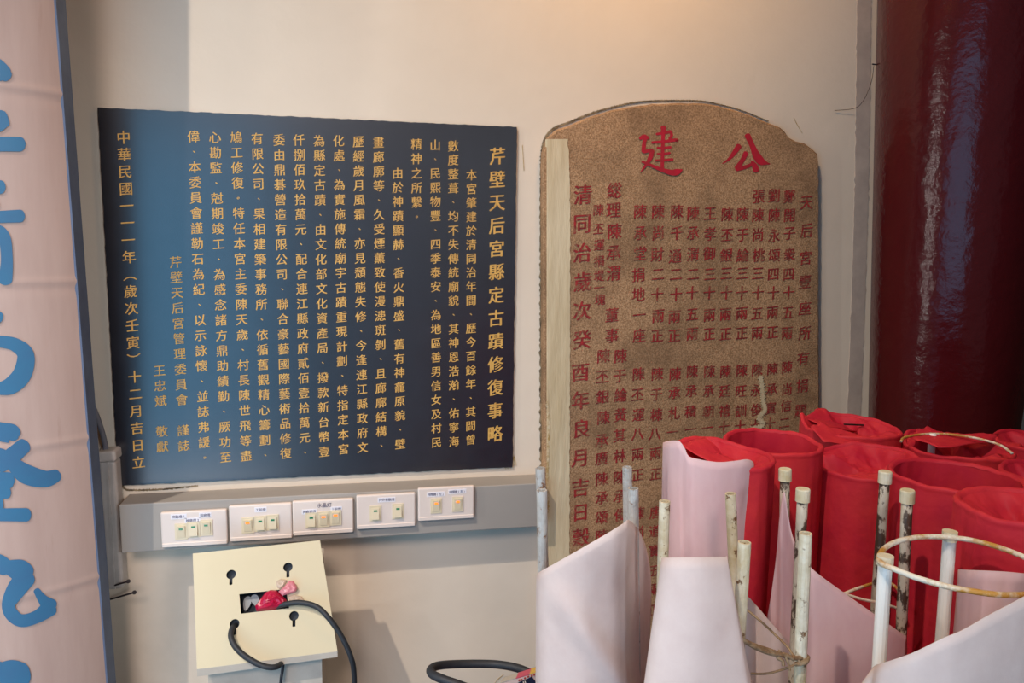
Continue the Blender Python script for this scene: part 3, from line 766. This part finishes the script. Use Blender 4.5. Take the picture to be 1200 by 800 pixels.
# ------------------------------------------------------------------ wire frames (posts and rings)
def lean_post(top, low, z=1.31, Y=None):
    T = atZ(top[0], top[1], z) if Y is None else atY(top[0], top[1], Y)
    Lw = atY(low[0], low[1], T.y); dirv = (Lw - T); B = T + dirv * ((ZT - T.z)/dirv.z)
    return T, B
def post(parent, top, low, mm_, r=.0043, cap=None, z=1.31, Y=None):
    T, B = lean_post(top, low, z, Y)
    n = 14; pts = [T.lerp(B, k/n) for k in range(n+1)]
    if cap is None:                                   # open pipe: short bore at the top
        V, F = tube_vf(pts, r, 14, cap=False)
        dn = (B-T).normalized(); V2, F2 = tube_vf([T, T + dn*.012], r*.72, 14, cap=False)
        b = len(V); V += V2; F += [tuple(q+b for q in g)[::-1] for g in F2]
        F += [(k, b+k, b+(k+1) % 14, (k+1) % 14) for k in range(14)]
        F.append(tuple(b+14+k for k in range(14)))
        p_ = meshobj('post', V, F, mm_, parent, smooth=False)
    else:
        V, F = tube_vf(pts, r, 14); p_ = meshobj('post', V, F, mm_, parent, smooth=True)
        dn = (B-T).normalized()
        c_ = meshobj('cap', *tube_vf([T - dn*.0016, T - dn*.0006, T + dn*.0075, T + dn*.009], lambda t: r*1.2 if t in (0.0,) else r*1.32, 16), M['cap'], p_)
    return T, B
def ring(parent, c, r, rad, mm_, tilt=(0, 0), name='ring', a0=0, a1=360, n=72):
    pts = []
    for k in range(n):
        q = math.radians(a0 + (a1-a0)*k/n)
        pts.append(c + Vector((r*math.cos(q), r*math.sin(q), tilt[0]*r*math.cos(q) + tilt[1]*r*math.sin(q))))
    meshobj(name, *tube_vf(pts, rad, 10, closed=(a1-a0 == 360)), mm_, parent, smooth=True)
def frame(label, posts, mm_, ring_z, ring_m, rr=.0018):
    tops = [lean_post(p[0], p[1], p[3] if len(p) > 3 else 1.31)[0] for p in posts]
    c = sum(tops, Vector())/len(tops)
    t = thing('wire_frame', label, 'metal frame', (c.x, c.y, ZT))
    for p in posts: post(t, p[0], p[1], mm_, cap=p[2], z=p[3] if len(p) > 3 else 1.31)
    cc = Vector((c.x, c.y, 0)); R_ = sum((Vector((q.x, q.y, 0))-cc).length for q in tops)/len(tops)
    for z in ring_z: ring(t, Vector((c.x, c.y, z)), R_, rr, ring_m)
    return t
frame('silver pipe frame nearest the wall plate, behind the leftmost pale paper', [((633,548),(634,575),None),((635,574),(636,665),None),((735,547),(735.8,605),None),((742,572),(742.5,612),None)], M['silver_pole'], (.95, 1.1), M['rustring'])
fb = frame('open-topped cream pipe frame in the centre with tie wire round its posts', [((779,587),(777,652),None),((856,578),(861,690),None),((872.5,635),(866.5,735),None),((944,624.5),(937,800),None)], M['whitepole'], (.95,), M['rustring'])
fc = frame('worn silver frame whose four posts carry yellowed caps', [((920,551),(919.5,590),1),((941,574.5),(937.5,643),1),((1037.5,554),(1027,700),1),((1063.5,576),(1056,742),1)], M['worn_pole'], (.95,), M['rustring'])
# its middle ring, seen between the posts
A = atY(985, 697, .56); 
pts = spline([atY(975,702,.53), atY(1003,690,.55), atY(1030,682,.565), atY(1045,684,.56), atY(1056,695,.53)], 8)
meshobj('ring', *tube_vf(pts, .0014, 8), M['rustring'], fc, smooth=True)
pts = spline([atY(985,694,.50), atY(1010,702,.505), atY(1030,706,.51), atY(1050,712,.515), atY(1056,714,.515)], 8)
meshobj('ring', *tube_vf(pts, .0012, 8), M['rustring'], fc, smooth=True)

ZR = 1.305
fd = thing('wire_frame', 'clean white post frame with a rusty wire ring on top at lower right', 'metal frame', (.375, .387, ZT))
post(fd, (1037.5,657), (1030,780), M['clean_pole'], cap=None, z=1.305)
post(fd, (1113,628), (1103.5,752), M['clean_pole'], cap=None, z=1.305)
RC_ = Vector((.3735, .3852, ZR))
T3 = RC_ + Vector((.04, -.0243, 0))
meshobj('post', *tube_vf([T3, Vector((T3.x-.002, T3.y, ZT))], .0043, 12), M['clean_pole'], fd, smooth=True)
ringpx = [(1030,655),(1034,645),(1045,637),(1062,631.5),(1085,628.5),(1112,629.5),(1140,633),(1170,641),(1200,652.5),(1228,668),(1236,682),(1225,693),(1200,696.5),(1170,696.5),(1140,692.5),(1110,687),(1075,677),(1048,666.5),(1035,661)]
def loop_catmull(P, sub=6):
    n = len(P); out = []
    for i in range(n):
        p0, p1, p2, p3 = P[i-1], P[i], P[(i+1) % n], P[(i+2) % n]
        for k in range(sub):
            t = k/sub; out.append(0.5*((2*p1)+(p2-p0)*t+(2*p0-5*p1+4*p2-p3)*t*t+(3*p1-p0-3*p2+p3)*t**3))
    return out
RP = [atZ(a, b, ZR + .002) for a, b in ringpx]
meshobj('top_ring', *tube_vf(loop_catmull(RP), .0018, 10, closed=True), M['rustring'], fd, smooth=True)
for q in ((1037.5,656),(1113,627)):
    c_ = atZ(*q, ZR + .002)
    meshobj('weld_bead', *tube_vf([c_ + Vector((0,0,.003)), c_ + Vector((0,0,.0015)), c_ - Vector((0,0,.0035))], .005, 12), M['cap'], fd, smooth=False)
ring(fd, Vector((RC_.x, RC_.y, 1.0)), .047, .0018, M['rustring'])

# tie wire of the centre frame
W = [[(868,738,.435),(869,748,.42),(884,756,.425),(902,762,.428),(922,769,.43),(934,771,.432),(946,769,.436),(944,776,.43),(932,778,.431)],
     [(869,749,.421),(886,759,.424),(904,765.5,.427),(920,767,.43),(930,772,.43)],
     [(875,714,.47),(893,729,.46),(910,745,.45),(923,758,.44),(930,768,.434),(938,776,.430)],
     [(880,789,.44),(897,789,.435),(915,785,.432),(930,779,.430),(945,772,.432)],
     [(914,762,.43),(911,770,.428),(917,774,.427),(918,780,.426)], [(918,764,.43),(924,778,.427),(926,785,.426)]]
wt = thing('tie_wire', 'twisted rusty tie wire wound round the centre frame posts', 'wire', atY(930, 775, .437))
for w, r_ in zip(W, (.0016, .0015, .0009, .0008, .0012, .0008)):
    pts = spline([atY(*p_) for p_ in w], 6)
    meshobj('strand', *tube_vf(pts, r_, 7), M['rustwire'], wt, smooth=True)

# ------------------------------------------------------------------ red paper tubes
def paper_tube(label, cx, cy, z, R, kind, seed, flare=1.0, parts=None, peak=None, tilt=0.0):
    c = atZ(cx, cy, z)
    t = thing('paper_tube', label, 'paper-wrapped tube', (c.x, c.y, ZT), 'red paper tubes crowded behind the frames')
    K = 120; V = []; F = []
    def rimz(q):
        h_ = .0025*nz(math.cos(q)*1.3, math.sin(q)*1.3, seed) + .0012*nz(math.cos(q)*5, math.sin(q)*5, seed+2)
        if peak:
            for (pa, ph, pw) in peak:
                dd = (q - math.radians(pa) + math.pi) % (2*math.pi) - math.pi
                h_ += ph*max(0, 1-abs(dd)/math.radians(pw))
        return h_ + tilt*R*math.cos(q)
    def rad(q, zz_):
        k = (z - zz_)/(z-ZT)
        s = 1 + (flare-1)*k
        w = .012*nz(math.cos(q)*2.2, math.sin(q)*2.2, seed+zz_*1.2) + .006*nz(math.cos(q)*9, math.sin(q)*9, seed+zz_*2)
        sq = .016*math.cos(4*q + seed)
        return R*(s + w*1.6 + sq*min(1, k*3+.3))
    levels = [(ZT + (z-.006-ZT)*i/26) for i in range(27)]
    for zz_ in levels:
        for k in range(K):
            q = 2*math.pi*k/K; r_ = rad(q, zz_)
            V.append((c.x + r_*math.cos(q), c.y + r_*math.sin(q), zz_ + rimz(q)*max(0, (zz_-ZT)/(z-ZT))**8))
    # rolled rim
    prof = [(-.0002,-.003),(.0006,-.001),(-.0006,.0006),(-.0024,.0012),(-.0042,.0002),(-.0052,-.002)]
    for (dr, dz) in prof:
        for k in range(K):
            q = 2*math.pi*k/K; r_ = rad(q, z) + dr
            V.append((c.x + r_*math.cos(q), c.y + r_*math.sin(q), z + dz + rimz(q)))
    rows = len(levels) + len(prof)
    for i in range(rows-1):
        for k in range(K): F.append((i*K+k, i*K+(k+1) % K, (i+1)*K+(k+1) % K, (i+1)*K+k))
    meshobj('outer_wrap', V, F, M['redpaper'], t, smooth=True)
    V = []; F = []
    G = 34
    if kind == 'open':
        G = 30
        for i in range(G+1):
            s = i/G; zz_ = z - .002 - s*.20
            for k in range(K):
                q = 2*math.pi*k/K; r_ = rad(q, z) - .0052 - .002*s + .0016*nz(math.cos(q)*4, math.sin(q)*4, seed+5+s*6) - .003*max(0, nz(math.cos(q)*2, math.sin(q)*2, seed+9))*s
                V.append((c.x + r_*math.cos(q), c.y + r_*math.sin(q), zz_ + rimz(q)*(1-s)))
    else:
        nf = {'folded': 5, 'messy': 4, 'bigfold': 3}[kind]; dep = {'folded': .028, 'messy': .020, 'bigfold': .016}[kind]
        hgt = {'folded': .010, 'messy': .017, 'bigfold': .020}[kind]
        for i in range(G+1):
            s = i/G
            for k in range(K):
                q = 2*math.pi*k/K
                r_ = (rad(q, z) - .0052)*(1-s) + .0003
                x_ = r_*math.cos(q); y_ = r_*math.sin(q)
                ph = (nf*(q/(2*math.pi)) + .55*s + .3*nz(x_*30, y_*30, seed) + seed*.37) % 1.0
                saw = ph if ph < .86 else (1-ph)/.14*.86
                env = math.sin(math.pi*min(1, s*1.15))**.8 if s*1.15 < 1 else 0
                zz_ = z - .002 - dep*(1-(1-s)**1.6) + hgt*(saw-.35)*env*1.2
                zz_ += .004*nz(x_*70, y_*70, seed+3)*env + .0018*nz(x_*190, y_*190, seed+4)*env
                V.append((c.x + x_, c.y + y_, zz_ + rimz(q)*(1-s)**2))
    for i in range(G):
        for k in range(K): F.append((i*K+k, i*K+(k+1) % K, (i+1)*K+(k+1) % K, (i+1)*K+k))
    meshobj('inner_wall' if kind == 'open' else 'tucked_folds', V, F, M['redpaper'], t, smooth=True)
    return t, c
def flap(parent, pts_px, z0, seed, name='loose_flap'):
    """a free corner of paper: polygon of (px,py,Y) fan with crumple"""
    P = [atY(a, b, y) for a, b, y in pts_px]; ctr = sum(P, Vector())/len(P)
    V = []; F = []; RG = 7; per = []
    n = len(P)
    for i in range(n):
        for k in range(5): per.append(P[i].lerp(P[(i+1) % n], k/5))
    K = len(per)
    for r_ in range(RG+1):
        for k in range(K):
            p_ = ctr.lerp(per[k], r_/RG); w = .0022*nz(p_.x*110, p_.y*110, seed + p_.z*70)
            V.append(p_ + Vector((0, w, w)))
    for r_ in range(RG):
        for k in range(K): F.append((r_*K+k, r_*K+(k+1) % K, (r_+1)*K+(k+1) % K, (r_+1)*K+k))
    o = meshobj(name, V, F, M['redpaper'], parent, smooth=True)
    md = o.modifiers.new('thickness', 'SOLIDIFY'); md.thickness = .0006
    return o
t3, _ = paper_tube('crumpled red paper tube farthest back, with a peaked corner and a dark clip rod', 996, 500, 1.285, .059, 'messy', 3.3, peak=[(150,.012,26),(95,.008,60),(20,.003,40)])
t2, _ = paper_tube('red paper tube with an open hollow top, below the mortar blot of the stele', 905, 518, 1.30, .051, 'open', 1.7, peak=[(80,.003,90)])
t1, _ = paper_tube('red paper tube half covered by the upright pale pink sheet, left of the others', 843, 533, 1.31, .0505, 'folded', 5.1, peak=[(95,.005,40),(60,.003,30)])
t6, _ = paper_tube('red paper tube with a pale wire ring lying over its top near the column', 1122, 524, 1.275, .058, 'messy', 6.2, peak=[(120,.009,36),(80,.006,40)])
t7, _ = paper_tube('red paper tube cut by the right edge, highest of those at the column', 1232, 519, 1.275, .060, 'messy', 7.7, peak=[(100,.004,60)])
t4, _ = paper_tube('red paper tube in the middle with large tucked folds on top', 1014, 543, 1.275, .0590, 'bigfold', 4.4, peak=[(10,.010,70),(70,.006,60)])
t5, _ = paper_tube('red paper tube with a wide flared open mouth, right of centre', 1120, 557, 1.300, .0555, 'open', 8.3, flare=.84)
t8, _ = paper_tube('red paper tube barely showing behind the front right one at the edge', 1244, 556, 1.295, .050, 'folded', 9.1)
t9, _ = paper_tube('nearest red paper tube at right, its foot wrapped in pale paper', 1205, 594, 1.32, .0465, 'folded', 10.6)
# loose corners
flap(t1, [(797,521,.66),(826,512,.675),(833,514,.68),(872,541,.655),(884,556,.62),(840,545,.63)], 0, 2)
flap(t3, [(941,489,.84),(960,478,.87),(968,479,.87),(985,495,.86),(1000,507,.83),(1004,505,.82),(966,499,.80)], 0, 6)
flap(t3, [(950,500,.79),(960,494,.80),(975,500,.79),(1010,511,.77),(1030,516,.76),(1000,520,.75),(965,517,.755)], 0, 7)
flap(t6, [(1066,512,.74),(1075,503,.765),(1086,498,.77),(1096,505,.76),(1130,508,.755),(1170,508,.74),(1165,516,.73),(1100,524,.70)], 0, 8)
# clip rod lying in the farthest tube
v, f = tube_vf([atY(989, 497, .82), atY(1012, 498, .82)], .0011, 8)
tag(meshobj('clip_rod', v, f, M['rod']), 'short black rod with brass flecks lying across the farthest red tube', 'rod')
# frame inside the tube by the column: arc of ring + post
fe = thing('wire_frame', 'pale wire ring and post showing above a red tube beside the column', 'metal frame', (.6, .66, ZT))
arc = spline([atZ(1056,517,1.289), atZ(1060,512.5,1.289), atZ(1076,509.3,1.289), atZ(1093,508.3,1.289), atZ(1115,509,1.289), atZ(1145,513.5,1.289), atZ(1171,521,1.289), atZ(1186,531,1.287)], 8)
meshobj('top_ring', *tube_vf(arc, .0015, 8), M['rustring'], fe, smooth=True)
T = atZ(1093, 507.5, 1.290)
meshobj('post', *tube_vf([T, Vector((T.x, T.y, ZT))], .0042, 12), M['clean_pole'], fe, smooth=True)

# ------------------------------------------------------------------ pale sheets of paper
def sheet(label, ctrl, material, seed=1, crease=None, wob=.0015, parent=None, zb=ZT+.002):
    """ctrl: (px_top, py_top, Y_top, px at y=800, Y there); ruled from the top edge down to the table"""
    tops = []; bots = []
    for (a, b, Y, a2, Y2) in ctrl:
        T = atY(a, b, Y); Lw = atY(a2, 800, Y2); dv = Lw - T
        B = T + dv*((zb - T.z)/dv.z); tops.append(T); bots.append(B)
    TS = spline(tops, 12); BS = spline(bots, 12); n = len(TS); G = 60; V = []; F = []
    base = sum(bots, Vector())/len(bots)
    for i in range(n):
        for k in range(G+1):
            s = k/G; p_ = TS[i].lerp(BS[i], s)
            w = wob*nz(p_.x*14, p_.z*9, seed)*2 + wob*.35*nz(p_.x*40, p_.z*30, seed+4)
            e = 0
            if crease:
                for (A_, B_, wd, h_) in crease:
                    A3 = atY(*A_); B3 = atY(*B_); ab = Vector((B3.x-A3.x, B3.z-A3.z)); L_ = ab.length
                    q = Vector((p_.x-A3.x, p_.z-A3.z)); tt = q.dot(ab)/L_/L_
                    dd = abs(q.x*ab.y - q.y*ab.x)/L_
                    if -.1 < tt < 1.4: e += h_*math.exp(-(dd/wd)**2)*min(1, max(0, (tt+.1)*5))
            V.append(p_ + Vector((0, -(w + e), 0)))
    for i in range(n-1):
        for k in range(G): a = i*(G+1)+k; F.append((a, a+1, a+G+2, a+G+1))
    base = Vector((base.x, base.y, zb))
    o = meshobj('paper_sheet', [Vector(x_) for x_ in V], F, material, smooth=True)
    for v_ in o.data.vertices: v_.co -= base
    o.location = base
    md = o.modifiers.new('thickness', 'SOLIDIFY'); md.thickness = .0005; md.offset = 0
    tag(o, label, 'paper', 'pale paper sheets round the frames')
    return o
sheet('leftmost pale sheet with slanting top edge rising to a point', 
      [(640,664,.60,642,.60),(631,671,.57,630,.57),(629,673,.545,628.5,.545),(640,666,.522,640,.522),(680,643,.505,680,.505),(715,623,.505,713,.505),(731,613.5,.512,728,.512),(738,610,.52,735,.52),
       (749,622,.545,747,.545),(757,641,.572,753.5,.56),(762,668,.60,757.5,.60),(763,700,.63,758,.63)], M['palepaper'], 3,
      crease=[((648,690,.52),(735,805,.51), .009, .006)])
sheet('pale sheet with a straight level top edge in front of the centre frame', 
      [(776,654,.44,758,.43),(775.5,652.5,.425,757,.415),(790,652,.415,780,.405),(820,652,.41,820,.40),(848,652,.415,868,.405),(851,653,.42,878,.41),(853,680,.43,881,.42)], M['palepaper'], 5)
sheet('upright pale pink sheet with wavy top wrapping the left red tube',
      [(782,560,.66,782,.66),(777.5,524,.64,776,.64),(780,518,.615,778,.615),(786,516.5,.598,786,.598),(796,517,.586,797,.586),(802,524,.582,803,.582),(807,534,.578,808,.578),(816,537.5,.574,816,.574),(840,541,.571,838,.571),
       (862,539,.573,858,.573),(874,537.5,.577,870,.577),(881,540,.583,877,.583),(883,545,.592,879,.592),(883.5,560,.60,880,.60)], M['pinkpaper'], 8,
      crease=[((799,540,.58),(806,650,.58), .0035, -.0022)])
sheet('narrow peaked pale sheet beside the capped posts, sloping away to the right',
      [(903,732,.590,903,.590),(898,728,.575,898,.575),(904,692,.570,902,.570),(911,645,.566,907,.566),(916,600,.560,911,.560),(920,577,.556,916,.556),(924,597,.550,921,.550),(929,625,.54,928,.54),(936,643,.522,936,.522),(946,659,.508,946,.508),(960,673,.500,960,.5),
       (1000,702,.494,999,.494),(1040,730,.490,1037,.49),(1058,743,.490,1055,.49),(1062,746,.492,1059,.492),(1063,762,.50,1060,.5)], M['pinkpaper'], 11)
sheet('small low pale sheet behind the tie wire', [(858,690,.552,862,.55),(868,692,.548,868,.55),(877,699,.545,876,.545),(890,713,.542,888,.54),(902,727,.54,902,.54),(922,750,.54,922,.54),(945,775,.55,945,.55)], M['palepaper'], 13)
sheet('pale pink sheet round the foot of the nearest red tube', [(1126,668,.45,1114,.45),(1124.5,668,.43,1112,.43),(1128,668,.412,1118,.412),(1140,668.5,.398,1130,.398),(1160,669.5,.388,1152,.388),(1185,671,.383,1180,.383),(1215,674,.384,1212,.384),(1240,678,.392,1240,.392)], M['pinkpaper'], 16)
sheet('large grey-shaded pale sheet filling the bottom right corner', [(1026,800,.40,1024,.40),(1021,783,.375,1019,.375),(1024,778,.358,1021,.358),(1032,775,.345,1029,.345),(1065,763,.332,1062,.332),(1100,746,.326,1098,.326),(1125,736,.324,1122,.324),(1165,715,.325,1162,.325),(1210,692,.33,1208,.33),(1260,668,.345,1258,.345)], M['palepaper'], 19)

# ------------------------------------------------------------------ black hose loop and printed packet
c4 = [(520,1250,.93),(505,1000,.93),(530,840,.92),(560,812,.905),(540,803,.905),(520,796,.915),(507,790,.93),(505,784,.945),(515,779.5,.965),(540,777.8,.98),(575,777.8,.98),(600,781,.965),(618,787,.95),(632,796,.94),(638,815,.93),(630,860,.93),(622,1000,.93),(620,1250,.93)]
P4 = [atY(*q) for q in c4[3:-2]]
P4 = [Vector((P4[0].x + .01, P4[0].y - .005, ZT + .006)), Vector((P4[0].x + .012, P4[0].y - .004, ZT + .05))] + P4 + [Vector((P4[-1].x, P4[-1].y, ZT + .05)), Vector((P4[-1].x, P4[-1].y, ZT + .006))]
tag(meshobj('hose_loop', *tube_vf(spline(P4, 10), .0058, 14), M['black'], smooth=True), 'thick black rubber hose loop at the bottom centre, left of the pale paper', 'hose')
pk = thing('printed_packet', 'printed card packet with navy panel and pink-yellow band beside the black loop', 'packet', atY(620, 800, .88))
Yk = .86
A = atY(586, 800.5, Yk); B = atY(662, 778, Yk)
f4 = [Vector((A.x, Yk, ZT + .0)), Vector((B.x, Yk, ZT + .0)), B, A]
A2 = atY(590, 794, .9); B2 = atY(662, 771, .9)
b4 = [Vector((A2.x, .9, ZT)), Vector((B2.x, .9, ZT)), B2, A2]
meshobj('carton', *hex_vf(f4 + b4), M['packet'], pk)
def on_pack(pts, Y, m_, name):
    P = [atY(a, b, Y) for a, b in pts]; n = len(P)
    return meshobj(name, P + [p_ + Vector((0, .0006, 0)) for p_ in P], [tuple(range(n))] + [(k, (k+1) % n, (k+1) % n + n, k+n) for k in range(n)], m_, pk)
on_pack([(607,800),(620,794.5),(623,792.5),(631,802),(634,815),(600,812)], Yk-.001, M['navy'], 'navy_panel')
for a, b in ((608.5,795.5),(611,795),(615,793),(619,791.3),(623,790),(626,789)):
    on_pack([(a-1,b+.9),(a+1,b+.3),(a+1.1,b+2.2),(a-.9,b+2.7)], Yk-.0012, M['redprint'], 'print_mark')
for a, b in ((613.5,799.5),(615.5,799)):
    on_pack([(a-.8,b-1.2),(a+.3,b-1),(a+.9,b+1),(a-.3,b+1)], Yk-.0022, M['whiteprint'], 'print_mark')
def top_band(p0, p1, m_, name):
    a = A.lerp(B, p0); b = A.lerp(B, p1); a2 = A2.lerp(B2, p0); b2 = A2.lerp(B2, p1)
    u = Vector((0, 0, .0008)); P = [a+u, b+u, b2+u, a2+u]
    meshobj(name, P + [q_ - u*1.5 for q_ in P], [(0,1,2,3),(0,4,5,1),(1,5,6,2),(2,6,7,3),(3,7,4,0)], m_, pk)
top_band(.0, .24, M['grey_metal'], 'grey_band'); top_band(.24, .45, M['pinkband'], 'pink_band'); top_band(.45, 1.0, M['yellowband'], 'yellow_band')

# the working property used while building is not needed any more
for o in bpy.data.objects:
    for k in ('_o', '_g'):
        if k in o: del o[k]
